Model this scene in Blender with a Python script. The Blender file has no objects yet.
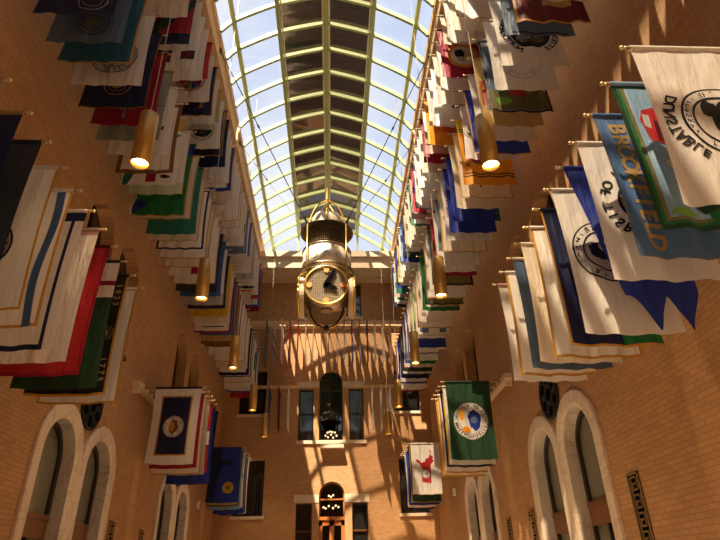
import bpy, bmesh, math, random
from math import pi, sin, cos, tan, atan2, sqrt, radians
from mathutils import Vector, Matrix
from mathutils.geometry import tessellate_polygon
random.seed(7)
W = 4.5            # half the width of the hall in metres; lengths written "in W" are multiples of it
H = 1.6            # camera height
YB = 5.43 * W      # back wall
YF = -2.6 * W      # wall behind the camera
C = bpy.context.scene.collection
sc = bpy.context.scene

# ------------------------------------------------------------------ helpers
def lerp(a, b, t): return a + (b - a) * t
def Z(z): return z * W + H
def link(name, me, mats=None, parent=None):
    o = bpy.data.objects.new(name, me); C.objects.link(o)
    for m in (mats or []): me.materials.append(m)
    if parent: o.parent = parent
    return o
def meshof(name, vs, fs, mats, parent=None, mi=None, smooth=False):
    me = bpy.data.meshes.new(name); me.from_pydata([tuple(v) for v in vs], [], fs)
    if mi: me.polygons.foreach_set('material_index', mi)
    if smooth: me.polygons.foreach_set('use_smooth', [True] * len(me.polygons))
    me.update()
    return link(name, me, mats if isinstance(mats, list) else [mats], parent)
def tag(o, label=None, cat=None, group=None, kind=None):
    if label: o['label'] = label
    if cat: o['category'] = cat
    if group: o['group'] = group
    if kind: o['kind'] = kind
    return o
def empty(name, loc, rz=0):
    o = bpy.data.objects.new(name, None); C.objects.link(o); o.location = loc; o.rotation_euler = (0, 0, rz); o.empty_display_size = .2
    return o
class MB:
    def __init__(s): s.v = []; s.f = []; s.m = []
    def add(s, vs, fs, m=0):
        n = len(s.v); s.v += [tuple(v) for v in vs]; s.f += [tuple(i + n for i in f) for f in fs]; s.m += [m] * len(fs)
    def box(s, x0, x1, y0, y1, z0, z1, m=0):
        s.add([(x0,y0,z0),(x1,y0,z0),(x1,y1,z0),(x0,y1,z0),(x0,y0,z1),(x1,y0,z1),(x1,y1,z1),(x0,y1,z1)],
              [(0,3,2,1),(4,5,6,7),(0,1,5,4),(1,2,6,5),(2,3,7,6),(3,0,4,7)], m)
    def tube(s, pts, r, n=8, m=0, cap=True):
        pts = [Vector(p) for p in pts]; rings = []; vs = []; fs = []
        rr = r if isinstance(r, (list, tuple)) else [r] * len(pts)
        for i, p in enumerate(pts):
            d = (pts[min(i+1, len(pts)-1)] - pts[max(i-1, 0)]).normalized()
            u = d.cross(Vector((0,0,1)))
            if u.length < 1e-3: u = Vector((1,0,0))
            u.normalize(); w = d.cross(u)
            for k in range(n):
                a = 2*pi*k/n; vs.append(p + (u*cos(a) + w*sin(a)) * rr[i])
        for i in range(len(pts)-1):
            for k in range(n):
                a, b = i*n+k, i*n+(k+1) % n; fs.append((a, b, b+n, a+n))
        if cap:
            fs.append(tuple(range(n))[::-1]); fs.append(tuple(range((len(pts)-1)*n, len(pts)*n)))
        s.add(vs, fs, m)
    def lathe(s, prof, n=24, m=0, M=None):       # prof of (r, z) about local z
        vs = []; fs = []
        for r, z in prof:
            for k in range(n):
                a = 2*pi*k/n; v = Vector((r*cos(a), r*sin(a), z)); vs.append(M @ v if M else v)
        for i in range(len(prof)-1):
            for k in range(n):
                a, b = i*n+k, i*n+(k+1) % n; fs.append((a, b, b+n, a+n))
        s.add(vs, fs, m)
    def build(s, name, mats, parent=None, smooth=False):
        return meshof(name, s.v, s.f, mats, parent, s.m, smooth)

# ------------------------------------------------------------------ materials
MATS = {}
def nodes(name):
    m = bpy.data.materials.new(name); m.use_nodes = True; nt = m.node_tree
    return m, nt, nt.nodes['Principled BSDF'], nt.nodes['Material Output']
def pbr(name, col, rough=.6, metal=0, noise=0, nscale=6, spec=.5, bump=0):
    if name in MATS: return MATS[name]
    m, nt, b, out = nodes(name)
    b.inputs['Base Color'].default_value = (*col, 1); b.inputs['Roughness'].default_value = rough
    b.inputs['Metallic'].default_value = metal; b.inputs['Specular IOR Level'].default_value = spec
    if noise or bump:
        tc = nt.nodes.new('ShaderNodeTexCoord'); n = nt.nodes.new('ShaderNodeTexNoise')
        n.inputs['Scale'].default_value = nscale; n.inputs['Detail'].default_value = 6
        nt.links.new(tc.outputs['Object'], n.inputs['Vector'])
        if noise:
            r = nt.nodes.new('ShaderNodeMapRange'); r.inputs[3].default_value = 1-noise; r.inputs[4].default_value = 1+noise
            nt.links.new(n.outputs['Fac'], r.inputs[0])
            x = nt.nodes.new('ShaderNodeVectorMath'); x.operation = 'SCALE'; x.inputs[0].default_value = col
            nt.links.new(r.outputs[0], x.inputs['Scale']); nt.links.new(x.outputs[0], b.inputs['Base Color'])
        if bump:
            bp = nt.nodes.new('ShaderNodeBump'); bp.inputs['Strength'].default_value = bump; bp.inputs['Distance'].default_value = .02
            nt.links.new(n.outputs['Fac'], bp.inputs['Height']); nt.links.new(bp.outputs[0], b.inputs['Normal'])
    MATS[name] = m; return m
def emit(name, col, st):
    m, nt, b, out = nodes(name)
    b.inputs['Base Color'].default_value = (*col, 1); b.inputs['Emission Color'].default_value = (*col, 1); b.inputs['Emission Strength'].default_value = st
    return m
def brick(name):
    m, nt, b, out = nodes(name); N = nt.nodes; L = nt.links
    g = N.new('ShaderNodeNewGeometry'); sp = N.new('ShaderNodeSeparateXYZ'); L.new(g.outputs['Position'], sp.inputs[0])
    ad = N.new('ShaderNodeMath'); ad.operation = 'ADD'; L.new(sp.outputs[0], ad.inputs[0]); L.new(sp.outputs[1], ad.inputs[1])
    cb = N.new('ShaderNodeCombineXYZ'); L.new(ad.outputs[0], cb.inputs[0]); L.new(sp.outputs[2], cb.inputs[1])
    br = N.new('ShaderNodeTexBrick'); L.new(cb.outputs[0], br.inputs['Vector'])
    br.inputs['Scale'].default_value = 1; br.inputs['Brick Width'].default_value = .205; br.inputs['Row Height'].default_value = .072
    br.inputs['Mortar Size'].default_value = .005; br.inputs['Mortar Smooth'].default_value = .3; br.inputs['Bias'].default_value = -.1
    br.inputs['Color1'].default_value = (.52, .285, .125, 1); br.inputs['Color2'].default_value = (.43, .225, .092, 1); br.inputs['Mortar'].default_value = (.30, .16, .068, 1)
    n = N.new('ShaderNodeTexNoise'); n.inputs['Scale'].default_value = .9; n.inputs['Detail'].default_value = 5; L.new(g.outputs['Position'], n.inputs['Vector'])
    r = N.new('ShaderNodeMapRange'); r.inputs[3].default_value = .82; r.inputs[4].default_value = 1.15; L.new(n.outputs['Fac'], r.inputs[0])
    x = N.new('ShaderNodeVectorMath'); x.operation = 'SCALE'; L.new(br.outputs['Color'], x.inputs[0]); L.new(r.outputs[0], x.inputs['Scale'])
    L.new(x.outputs[0], b.inputs['Base Color']); b.inputs['Roughness'].default_value = .75
    bp = N.new('ShaderNodeBump'); bp.inputs['Strength'].default_value = .35; bp.inputs['Distance'].default_value = .006; bp.invert = True
    L.new(br.outputs['Fac'], bp.inputs['Height']); L.new(bp.outputs[0], b.inputs['Normal'])
    return m
def marble(name, c1, c2):
    m, nt, b, out = nodes(name); N = nt.nodes; L = nt.links
    tc = N.new('ShaderNodeTexCoord'); n = N.new('ShaderNodeTexNoise'); n.inputs['Scale'].default_value = 1.3; n.inputs['Detail'].default_value = 9; n.inputs['Distortion'].default_value = 1.8
    L.new(tc.outputs['Object'], n.inputs['Vector'])
    cr = N.new('ShaderNodeValToRGB'); e = cr.color_ramp.elements
    e[0].position = .45; e[0].color = (*c1, 1); e[1].position = .5; e[1].color = (*c2, 1)
    k = e.new(.53); k.color = (*c1, 1)
    L.new(n.outputs['Fac'], cr.inputs[0]); L.new(cr.outputs[0], b.inputs['Base Color']); b.inputs['Roughness'].default_value = .35
    return m
def cloth_mat(name, col):
    key = 'cloth ' + name
    if key in MATS: return MATS[key]
    m = bpy.data.materials.new(key); m.use_nodes = True; nt = m.node_tree; N = nt.nodes; L = nt.links
    N.clear(); out = N.new('ShaderNodeOutputMaterial')
    d = N.new('ShaderNodeBsdfPrincipled'); t = N.new('ShaderNodeBsdfTranslucent'); mx = N.new('ShaderNodeMixShader'); mx.inputs[0].default_value = .3
    d.inputs['Base Color'].default_value = (*col, 1); d.inputs['Roughness'].default_value = .5; d.inputs['Specular IOR Level'].default_value = .25
    t.inputs['Color'].default_value = (*[c ** .9 for c in col], 1)
    tc = N.new('ShaderNodeTexCoord'); mp = N.new('ShaderNodeMapping'); mp.inputs['Scale'].default_value = (5, 5, 1.1); L.new(tc.outputs['Object'], mp.inputs['Vector'])
    n = N.new('ShaderNodeTexNoise'); n.inputs['Scale'].default_value = 1.6; n.inputs['Detail'].default_value = 4; L.new(mp.outputs[0], n.inputs['Vector'])
    bp = N.new('ShaderNodeBump'); bp.inputs['Strength'].default_value = .7; bp.inputs['Distance'].default_value = .08
    L.new(n.outputs['Fac'], bp.inputs['Height']); L.new(bp.outputs[0], d.inputs['Normal'])
    L.new(d.outputs[0], mx.inputs[1]); L.new(t.outputs[0], mx.inputs[2]); L.new(mx.outputs[0], out.inputs[0])
    MATS[key] = m; return m
COL = dict(white=(.76,.71,.66), cream=(.70,.60,.47), grey=(.42,.40,.37), navy=(.012,.016,.055), royal=(.018,.035,.27), blue=(.045,.10,.30),
  slate=(.11,.165,.26), steel=(.06,.10,.17), denim=(.085,.17,.37), teal=(.02,.10,.16), sea=(.025,.17,.12), green=(.015,.14,.045), forest=(.016,.05,.022), olive=(.16,.14,.05),
  red=(.42,.02,.025), crimson=(.27,.01,.03), maroon=(.11,.008,.018), black=(.014,.014,.016), charcoal=(.03,.035,.045), gold=(.50,.25,.035),
  yellow=(.66,.42,.02), amber=(.75,.30,.02), orange=(.68,.14,.012), tan=(.50,.33,.13), brown=(.20,.09,.025), pink=(.58,.36,.32), sky=(.24,.40,.58),
  sage=(.24,.28,.23), pale=(.56,.60,.48), lime=(.22,.45,.08), purple=(.10,.10,.30), rust=(.36,.07,.02), silver=(.45,.47,.48))
def cm(c): return cloth_mat(c, COL[c])

M_brick = brick('brick')
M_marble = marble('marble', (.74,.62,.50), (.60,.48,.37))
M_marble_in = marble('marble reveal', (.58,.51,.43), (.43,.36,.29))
M_stone = pbr('limestone', (.66,.52,.36), .7, noise=.12, nscale=2)
M_plaster = pbr('tan plaster', (.74,.47,.24), .7, noise=.05, nscale=3)
M_white = pbr('white paint', (.82,.80,.76), .5)
M_floor = marble('floor marble', (.66,.52,.38), (.48,.37,.26))
M_green = pbr('green steel', (.40,.50,.22), .45, noise=.06)
M_greend = pbr('green purlin steel', (.38,.45,.18), .5)
M_brass = pbr('brass', (.62,.38,.10), .38, .75, noise=.08, nscale=9)
M_lampb = pbr('brushed brass', (.55,.33,.09), .42, .55, noise=.08, nscale=14)
M_added_louvre = pbr('added dark louvre', (.045,.034,.03), .6)
M_fin = pbr('finial brass', (.62,.46,.24), .35, .6)
M_goldm = pbr('polished gold', (.85,.55,.14), .28, .9)
M_bronze = pbr('bronze', (.44,.34,.22), .33, .85, noise=.06, nscale=8)
M_steel = pbr('brushed champagne steel', (.86,.76,.61), .36, .2, noise=.05)
M_dark = pbr('dark iron', (.02,.018,.016), .55, .3)
M_black = pbr('black paint', (.006,.006,.006), 1, spec=0)
M_frame = pbr('dark bronze frame', (.03,.022,.015), .45, .3)
M_glassd = pbr('dark window glass', (.012,.011,.010), .04, 0, spec=.8)
M_glassg = pbr('grey green glass', (.17,.165,.12), .1, 0, spec=.5)
M_wood = pbr('orange wood', (.42,.13,.03), .4, noise=.15)
M_woodt = pbr('brown oak', (.19,.075,.03), .45, noise=.15)
M_woodd = pbr('dark red wood', (.10,.03,.012), .4, noise=.15)
M_woodp = pbr('pole wood', (.30,.17,.07), .5)
M_bulb = emit('lamp glow', (1, .72, .34), 26)
M_num = pbr('orange marker', (.80,.27,.035), .5)
M_cable = pbr('steel cable', (.03,.03,.03), .5, .4)
M_wire = pbr('thin wire', (.5,.42,.3), .5, .3)
def glass(name, tint, gloss, gcol=(1,1,1), rough=.02):
    m = bpy.data.materials.new(name); m.use_nodes = True; nt = m.node_tree; N = nt.nodes; L = nt.links; N.clear()
    out = N.new('ShaderNodeOutputMaterial'); t = N.new('ShaderNodeBsdfTransparent'); t.inputs[0].default_value = (*tint, 1)
    g = N.new('ShaderNodeBsdfGlossy'); g.inputs['Roughness'].default_value = rough; g.inputs['Color'].default_value = (*gcol, 1)
    mx = N.new('ShaderNodeMixShader'); mx.inputs[0].default_value = gloss
    L.new(t.outputs[0], mx.inputs[1]); L.new(g.outputs[0], mx.inputs[2]); L.new(mx.outputs[0], out.inputs[0]); return m
M_clear = glass('clear skylight glass', (.93,.95,.96), .05)
M_glasst = glass('dark see-through glass', (.5,.45,.4), .10, (.8,.8,.8))
M_tint = glass('dark tinted skylight glass', (.66,.60,.54), .22, (.62,.50,.42), .05)
# pierced metal mesh
def mesh_mat(name, col, scale, hole):
    m, nt, b, out = nodes(name); N = nt.nodes; L = nt.links
    b.inputs['Base Color'].default_value = (*col, 1); b.inputs['Roughness'].default_value = .45; b.inputs['Metallic'].default_value = .4
    return m
M_grid = mesh_mat('dial grid wire', (.22,.16,.09), 1, 1)
M_dial = pbr('dial cream', (.62,.50,.34), .6, noise=.06)

# ------------------------------------------------------------------ wall mapping
def mp(side, h, z, d):                  # h along the wall (in W), z height over the eye (in W), d metres beyond the wall plane
    if side == 'left': return (-W - d, h * W, Z(z))
    if side == 'right': return (W + d, h * W, Z(z))
    return (h * W, YB + d, Z(z))
def arch_loop(hc, r, zs, zb, n=20):     # left foot, over the arch, right foot
    return [(hc - r, zb)] + [(hc - r * cos(pi * i / n), zs + r * sin(pi * i / n)) for i in range(n + 1)] + [(hc + r, zb)]
def rect_loop(h0, h1, z0, z1): return [(h0, z0), (h0, z1), (h1, z1), (h1, z0)]
def circ_loop(hc, zc, r, n=28): return [(hc + r * cos(2*pi*i/n), zc + r * sin(2*pi*i/n)) for i in range(n)]
def wall_with_holes(name, side, h0, h1, z0, z1, holes):
    loops = [rect_loop(h0, h1, z0, z1)] + holes
    tri = tessellate_polygon([[Vector((p[0], p[1], 0)) for p in lp] for lp in loops])
    flat = [p for lp in loops for p in lp]
    o = meshof(name, [mp(side, p[0], p[1], 0) for p in flat], [tuple(t) for t in tri], M_brick)
    return tag(o, kind='structure')
def sweep(side, loops_d, mat, name, parent, closed=False, mi=None):   # loops_d: list of (loop, depth) with equal lengths
    vs = []; fs = []; n = len(loops_d[0][0])
    for lp, d in loops_d: vs += [mp(side, p[0], p[1], d) for p in lp]
    for i in range(len(loops_d) - 1):
        for k in range(n if closed else n - 1):
            a, b = i*n + k, i*n + (k+1) % n; fs.append((a, b, b+n, a+n))
    return meshof(name, vs, fs, mat, parent)
def pane(side, lp, d, mat, name, parent):
    return meshof(name, [mp(side, p[0], p[1], d) for p in lp], [tuple(range(len(lp)))], mat, parent)
def wbox(mb, side, h0, h1, z0, z1, d0, d1, m=0):
    a = mp(side, h0, z0, d0); b = mp(side, h1, z1, d1)
    mb.box(min(a[0],b[0]), max(a[0],b[0]), min(a[1],b[1]), max(a[1],b[1]), min(a[2],b[2]), max(a[2],b[2]), m)
WN = [0]
def window_root():
    WN[0] += 1; o = empty('window_%d' % WN[0], (0,0,0)); tag(o, kind='structure'); return o

ZF = -H / W
RO, RI, ZS = .203, .138, .452
low = {'left': [2.275, 2.68, 3.87, 4.285], 'right': [2.19, 2.585, 3.645, 4.055]}
upp = {'left': [2.21, 2.60, 3.78, 4.19], 'right': [2.10, 2.49, 3.655, 4.035]}
for side in ('left', 'right'):
    holes = [arch_loop(h, RI + .02, ZS, ZF + .03) for h in low[side]] + [arch_loop(h, .145, 1.42, 1.02) for h in upp[side]]
    wall_with_holes('wall_' + side, side, YF / W, 5.43, ZF, 3.0, holes)
    for h in low[side]:
        w = window_root()
        out_, in_ = arch_loop(h, RO, ZS, ZF), arch_loop(h, RI, ZS, ZF)
        mid = arch_loop(h, RI + .018, ZS, ZF)
        sweep(side, [(out_, .0), (out_, -.05), (arch_loop(h, RO-.008, ZS, ZF), -.065), (mid, -.065), (in_, -.03)], M_marble, 'marble_surround', w)
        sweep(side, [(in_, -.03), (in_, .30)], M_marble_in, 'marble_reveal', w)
        f1, f0 = arch_loop(h, RI, ZS, ZF), arch_loop(h, RI - .022, ZS, ZF)
        sweep(side, [(f1, .19), (f0, .19), (f0, .25)], M_frame, 'frame', w)
        pane(side, f1, .24, M_glassg, 'pane', w)
        t = MB(); wbox(t, side, h - RI + .01, h + RI - .01, .17, .255, .17, .235); wbox(t, side, h - RI + .01, h + RI - .01, .235, .245, .15, .17); t.build('transom', M_woodt, w)
        t = MB(); wbox(t, side, h - .006, h + .006, ZF, .17, .19, .24); t.build('mullion', M_frame, w)
    for h in upp[side]:
        w = window_root(); lp = arch_loop(h, .145, 1.42, 1.02)
        sweep(side, [(arch_loop(h, .20, 1.42, 1.02), -.004), (lp, -.006), (lp, .30)], M_brick, 'brick_reveal', w)
        pane(side, lp, .28, M_glassd, 'pane', w)
        t = MB(); wbox(t, side, h-.15, h+.15, 1.0, 1.02, -.05, .3); wbox(t, side, h-.008, h+.008, 1.02, 1.56, .24, .28); t.build('sill', M_frame, w)
    # round tracery grilles and meander grilles
    for a in (0, 2):
        hc = (low[side][a] + low[side][a+1]) / 2 + .005; zc = .705; r = .108
        g = empty('round_grille', mp(side, hc, zc, 0)); mb = MB(); sgn = -1 if side == 'left' else 1
        def L_(dh, dz, d): return (sgn * d, dh * W, dz * W)
        n = 28; vs = [L_(0,0,-.02)] + [L_(r*cos(2*pi*i/n), r*sin(2*pi*i/n), -.02) for i in range(n)]
        mb.add(vs, [(0, 1+i, 1+(i+1) % n) for i in range(n)]); mb.build('backing_plate', M_black, g)
        mb = MB()
        for rr in (r - .006, r * .33): mb.tube([L_(rr*cos(2*pi*i/n), rr*sin(2*pi*i/n), -.035) for i in range(n+1)], .022, 6)
        for k in range(6):
            a2 = pi*k/3; mb.tube([L_(r*.33*cos(a2), r*.33*sin(a2), -.035), L_(r*cos(a2), r*sin(a2), -.035)], .016, 6)
            mb.tube([L_(r*.66*cos(a2+pi/6)+r*.26*cos(2*pi*i/14), r*.66*sin(a2+pi/6)+r*.26*sin(2*pi*i/14), -.035) for i in range(15)], .013, 5)
        mb.build('tracery', M_dark, g)
        tag(g, 'round black iron tracery grille above the %s pair of marble arches on the %s wall' % ('nearer' if a == 0 else 'farther', side), 'grille', 'round wall grilles')
keys = [('right', 1.845, 'beside the nearest marble arch on the right wall'), ('right', 2.89, 'just past the nearer pair of arches on the right wall'), ('right', 3.28, 'just before the farther pair of arches on the right wall'),
        ('left', 2.985, 'just past the nearer pair of arches on the left wall'), ('left', 3.46, 'just before the farther pair of arches on the left wall')]
for side, h, wh in keys:
    k = empty('meander_grille', mp(side, h, 0, 0)); hw = .037; z0, z1 = -.16, .288; sgn = -1 if side == 'left' else 1  # Greek-key meander grille, standing slightly off the wall
    def bx(mb, dh0, dh1, a, b, d0, d1):
        x0, x1 = sorted((sgn*d0, sgn*d1)); mb.box(x0, x1, dh0*W, dh1*W, a*W, b*W)
    mb = MB(); bx(mb, -hw, hw, z0, z1, -.010, -.002); mb.build('backing_plate', M_black, k)
    mb = MB(); t = .007
    for a, b in ((-hw, -hw+t), (hw-t, hw)): bx(mb, a, b, z0, z1, -.025, -.010)
    bx(mb, -hw, hw, z1-t, z1, -.025, -.010); bx(mb, -hw, hw, z0, z0+t, -.025, -.010)
    u = .052; q = .0055; zz = z1 - .012
    while zz - u > z0:
        for a, b, c, d in ((-.022,.022,zz-q,zz), (-.022,-.022+q,zz-u*.8,zz), (-.022,.012,zz-u*.8,zz-u*.8+q), (.012-q,.012,zz-u*.8,zz-u*.35), (-.008,.012,zz-u*.35-q,zz-u*.35), (.022-q,.022,zz-u,zz)):
            bx(mb, a, b, c, d, -.022, -.010)
        zz -= u
    mb.build('meander', pbr('grille bronze', (.30,.19,.09), .5, .4), k)
    tag(k, 'tall dark bronze meander grille ' + wh, 'grille', 'meander grilles')

# ------------------------------------------------------------------ back wall
CX = .038
A = [('arch', CX, .114, 1.742, 1.185), ('rect', -.276, -.131, 1.18, 1.675), ('rect', .212, .353, 1.18, 1.68), ('rect', -.294, .356, 2.45, 2.835),
     ('rect', -.845, -.588, 1.435, 1.86), ('rect', .662, .905, 1.45, 1.86), ('rect', -.83, -.567, .535, 1.01), ('rect', .665, .925, .535, 1.01),
     ('arch', .046, .114, .70, ZF), ('rect', -.273, -.13, ZF, .63), ('rect', .226, .367, ZF, .63)]
holes = [arch_loop(a[1], a[2], a[3], a[4]) if a[0] == 'arch' else rect_loop(*a[1:]) for a in A]
wall_with_holes('wall_back', 'back', -1, 1, ZF, 3.05, holes)
for i, a in enumerate(A):
    lp = holes[i]; w = window_root()
    if i in (8, 9, 10): w.name = 'door_%d' % (i - 7)
    cl = a[0] == 'rect' and i < 8
    sweep('back', [(lp, 0), (lp, .28)], M_brick if i < 8 else M_woodd, 'reveal', w, closed=cl)
    h0, h1 = (a[1]-a[2], a[1]+a[2]) if a[0] == 'arch' else (a[1], a[2])
    inn = arch_loop(a[1], a[2]-.012, a[3], a[4]) if a[0] == 'arch' else rect_loop(a[1]+.012, a[2]-.012, a[3]+(.012 if i < 8 else 0), a[4]-.012)
    sweep('back', [(lp, .12), (inn, .12), (inn, .2)], M_frame if i != 8 else M_wood, 'frame', w, closed=cl)
    pane('back', lp, .17, M_glasst if i in (0, 8) else M_glassd, 'pane', w)
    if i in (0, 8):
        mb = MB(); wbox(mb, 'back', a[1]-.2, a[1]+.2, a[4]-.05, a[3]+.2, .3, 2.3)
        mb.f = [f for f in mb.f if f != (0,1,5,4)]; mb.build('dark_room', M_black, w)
    zb, zt = (a[4], a[3]) if a[0] == 'arch' else (a[3], a[4])
    mb = MB()
    if i == 0:
        wbox(mb, 'back', h0, h1, 1.662, 1.676, .1, .18); wbox(mb, 'back', h0, h1, 1.43, 1.438, .12, .18)
    elif i in (1, 2): wbox(mb, 'back', h0, h1, 1.43, 1.442, .12, .18)
    elif i == 3:
        for hh in (-.13, .031, .19): wbox(mb, 'back', hh-.008, hh+.008, zb, zt, .1, .18)
    elif i < 8: wbox(mb, 'back', (h0+h1)/2-.006, (h0+h1)/2+.006, zb, zt, .12, .18)
    if i == 8:
        wbox(mb, 'back', h0, h1, .495, .522, .05, .2); wbox(mb, 'back', h0, h1, .66, .672, .1, .2); wbox(mb, 'back', (h0+h1)/2-.02, (h0+h1)/2+.02, ZF, .495, .1, .2)
        wbox(mb, 'back', h0, h0+.03, ZF, .495, .1, .2); wbox(mb, 'back', h1-.03, h1, ZF, .495, .1, .2); wbox(mb, 'back', h0, h1, .45, .495, .1, .2)
        wbox(mb, 'back', h0, h1, ZF, .02, .1, .2)
        mb.build('door_leaf', M_wood, w)
    elif i > 8:
        wbox(mb, 'back', h0, h1, .40, .415, .1, .2); mb.build('transom', M_woodd, w)
    else: mb.build('muntin', M_frame, w)
M_spark = emit('small bulb glow', (1, .72, .4), 5)
for nm, z, sp, wh in (('upper', 1.29, [(-.055,.0),(-.035,.03),(-.012,.04),(.012,.035),(.038,.03),(.055,.0),(-.03,-.015),(.02,-.02),(.0,.01)], 'above the sill of the upper arched back window'),
                      ('lower', .63, [(-.07,.0),(-.05,-.01),(-.02,.01),(.02,-.008),(.045,.012),(.07,.0),(-.02,.10),(.02,.105),(.0,.09)], 'inside the arched back doorway')):
    r = empty('bulb_chandelier', mp('back', CX, z, 1.3)); mb = MB()
    mb.tube([(0,0,.2*W if nm == 'lower' else .44*W),(0,0,.05)], .012, 6)
    for x, zz_ in sp: mb.tube([(0,0,.03),(x*W,0,zz_*W)], .008, 5)
    mb.build('arms', M_dark, r)
    for x, zz_ in sp:
        mb = MB(); mb.lathe([(.0,-.045),(.03,-.032),(.045,0),(.03,.032),(.0,.045)], 10, 0, Matrix.Translation((x*W, 0, zz_*W))); mb.build('bulb', M_spark, r, True)
    tag(r, 'cluster of small glowing bulbs ' + wh, 'chandelier')
TN = [0]
def trim(mb, mat=M_stone, nm=None):
    TN[0] += 1; return tag(mb.build(nm or 'trim_%d' % TN[0], mat), kind='structure')
for h0, h1, z0, z1, d in ((-.298,-.076,1.69,1.752,-.02), (.152,.366,1.69,1.752,-.02), (-.288,.37,1.15,1.18,-.07), (-.063,.155,1.10,1.13,-.34),
                          (-.293,-.07,.638,.705,-.02), (.162,.383,.638,.705,-.02), (-.31,.372,2.415,2.45,-.07),
                          (-.86,-.57,1.41,1.435,-.06), (.645,.92,1.425,1.45,-.06), (-.845,-.55,.51,.535,-.07), (.65,.94,.51,.535,-.07)):
    mb = MB(); wbox(mb, 'back', h0, h1, z0, z1, d, .1); trim(mb)
mb = MB(); wbox(mb, 'back', -1, 1, 2.335, 2.395, -.16, 0); wbox(mb, 'back', -1, 1, 2.315, 2.335, -.1, 0); trim(mb, M_plaster)
for h0, h1 in ((-1,-.3), (.37,1)):
    mb = MB(); wbox(mb, 'back', h0, h1, 1.682, 1.712, -.07, 0); trim(mb, M_plaster)
# cornices under the skylight
mb = MB(); wbox(mb, 'back', -1, 1, 2.875, 3.0, -.30*W, 0); wbox(mb, 'back', -1, 1, 2.995, 3.06, -.33*W, 0); wbox(mb, 'back', -1, 1, 2.85, 2.875, -.10*W, 0); trim(mb, M_stone)
mb = MB(); wbox(mb, 'back', -.70, .70, 3.06, 3.10, -.06*W, .1); trim(mb, M_white)
XS = .695
for sd in (-1, 1):
    for y0, y1 in ((YF/W, 3.345), (3.405, 5.43)):
        mb = MB(); xa, xb = sorted((sd*XS*W, sd*1.0*W))
        mb.box(xa, xb, y0*W, y1*W, Z(2.955), Z(3.17))
        xa, xb = sorted((sd*(XS-.012)*W, sd*XS*W)); mb.box(xa, xb, y0*W, y1*W, Z(3.13), Z(3.185)); mb.box(xa, xb, y0*W, y1*W, Z(2.955), Z(2.975))
        trim(mb, M_plaster)
    mb = MB(); xa, xb = sorted((sd*.80*W, sd*1.0*W)); mb.box(xa, xb, 3.345*W, 3.405*W, Z(2.955), Z(3.17)); trim(mb, M_white)
# floor, wall behind the camera
mb = MB(); mb.add([(-W,YF,0),(W,YF,0),(W,YB,0),(-W,YB,0)], [(0,1,2,3)]); tag(mb.build('floor', M_floor), kind='structure')
mb = MB(); mb.add([(-W,YF,0),(W,YF,0),(W,YF,Z(3.17)),(-W,YF,Z(3.17))], [(3,2,1,0)]); tag(mb.build('wall_front', M_brick), kind='structure')

# ------------------------------------------------------------------ skylight
NODE = [(-.695,3.17), (-.604,3.285), (-.33,3.462), (0,3.568), (.33,3.462), (.604,3.285), (.695,3.17)]
def seg(i, n=4):                       # gently bowed segment between two nodes
    (x0,z0),(x1,z1) = NODE[i], NODE[i+1]; nx, nz = -(z1-z0), (x1-x0); q = sqrt(nx*nx+nz*nz); b = .005
    return [(lerp(x0,x1,k/n) + nx/q*b*4*(k/n)*(1-k/n), lerp(z0,z1,k/n) + nz/q*b*4*(k/n)*(1-k/n)) for k in range(n+1)]
sky = empty('skylight', (0, 0, 0)); tag(sky, 'arched glass skylight with pale green steel ribs', kind='structure')
ribY = []; y = 5.375
while y > YF/W + .05: ribY.append(y); y -= .2215
path = []
for i in range(6): path += seg(i)[(1 if i else 0):]
def bar_section(mb, pts, wd, dp, y):   # rib along path in XZ at y; rectangular, hanging below the glass
    vs = []; fs = []
    for k, (x, z) in enumerate(pts):
        a = pts[max(k-1,0)]; b = pts[min(k+1,len(pts)-1)]; tx, tz = b[0]-a[0], b[1]-a[1]; q = sqrt(tx*tx+tz*tz); nx, nz = tz/q, -tx/q
        for yy, d in ((-wd/2,-.01),(wd/2,-.01),(wd/2,dp),(-wd/2,dp)): vs.append((x*W + nx*d, y*W + yy, Z(z) + nz*d))
    for k in range(len(pts)-1):
        for j in range(4): a, b = k*4+j, k*4+(j+1) % 4; fs.append((a, b, b+4, a+4))
    mb.add(vs, fs)
for y in ribY:
    mb = MB(); bar_section(mb, path, .085, .13, y); mb.build('rib', M_green, sky)
for i, (x, z) in enumerate(NODE):
    if i in (0, 6): continue
    mb = MB(); hw = .075 if i == 3 else .055
    mb.box(x*W-hw, x*W+hw, YF, 5.43*W, Z(z)-.16, Z(z)+.01); mb.build('purlin', M_greend, sky)
for i in range(6):
    pts = seg(i); mb = MB(); vs = []; fs = []
    for x, z in pts: vs += [(x*W, YF, Z(z)+.015), (x*W, 5.42*W, Z(z)+.015)]
    for k in range(len(pts)-1): fs.append((2*k, 2*k+2, 2*k+3, 2*k+1))
    mb.add(vs, fs); mb.build('dark_glazing' if i in (2, 3) else 'clear_glazing', M_tint if i in (2, 3) else M_clear, sky, True)
    if i in (2, 3):                     # added slats parallel to the sun: strips look dark, sunlight still passes
        (x0, z0_), (x1, z1_) = NODE[i], NODE[i+1]; mb = MB(); yy = YF + .05; hh = .10; tl = .5*hh
        while yy < 5.36*W:
            c_ = [(x0*W, Z(z0_) + .05), (x1*W, Z(z1_) + .05)]
            mb.add([(c_[0][0], yy, c_[0][1]), (c_[1][0], yy, c_[1][1]), (c_[1][0], yy - tl, c_[1][1] + hh), (c_[0][0], yy - tl, c_[0][1] + hh),
                    (c_[0][0], yy + .004, c_[0][1]), (c_[1][0], yy + .004, c_[1][1]), (c_[1][0], yy - tl + .004, c_[1][1] + hh), (c_[0][0], yy - tl + .004, c_[0][1] + hh)],
                   [(0,1,2,3), (7,6,5,4), (0,4,5,1), (2,6,7,3)])
            yy += .085
        mb.build('added_louvre', M_added_louvre, sky)
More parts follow.
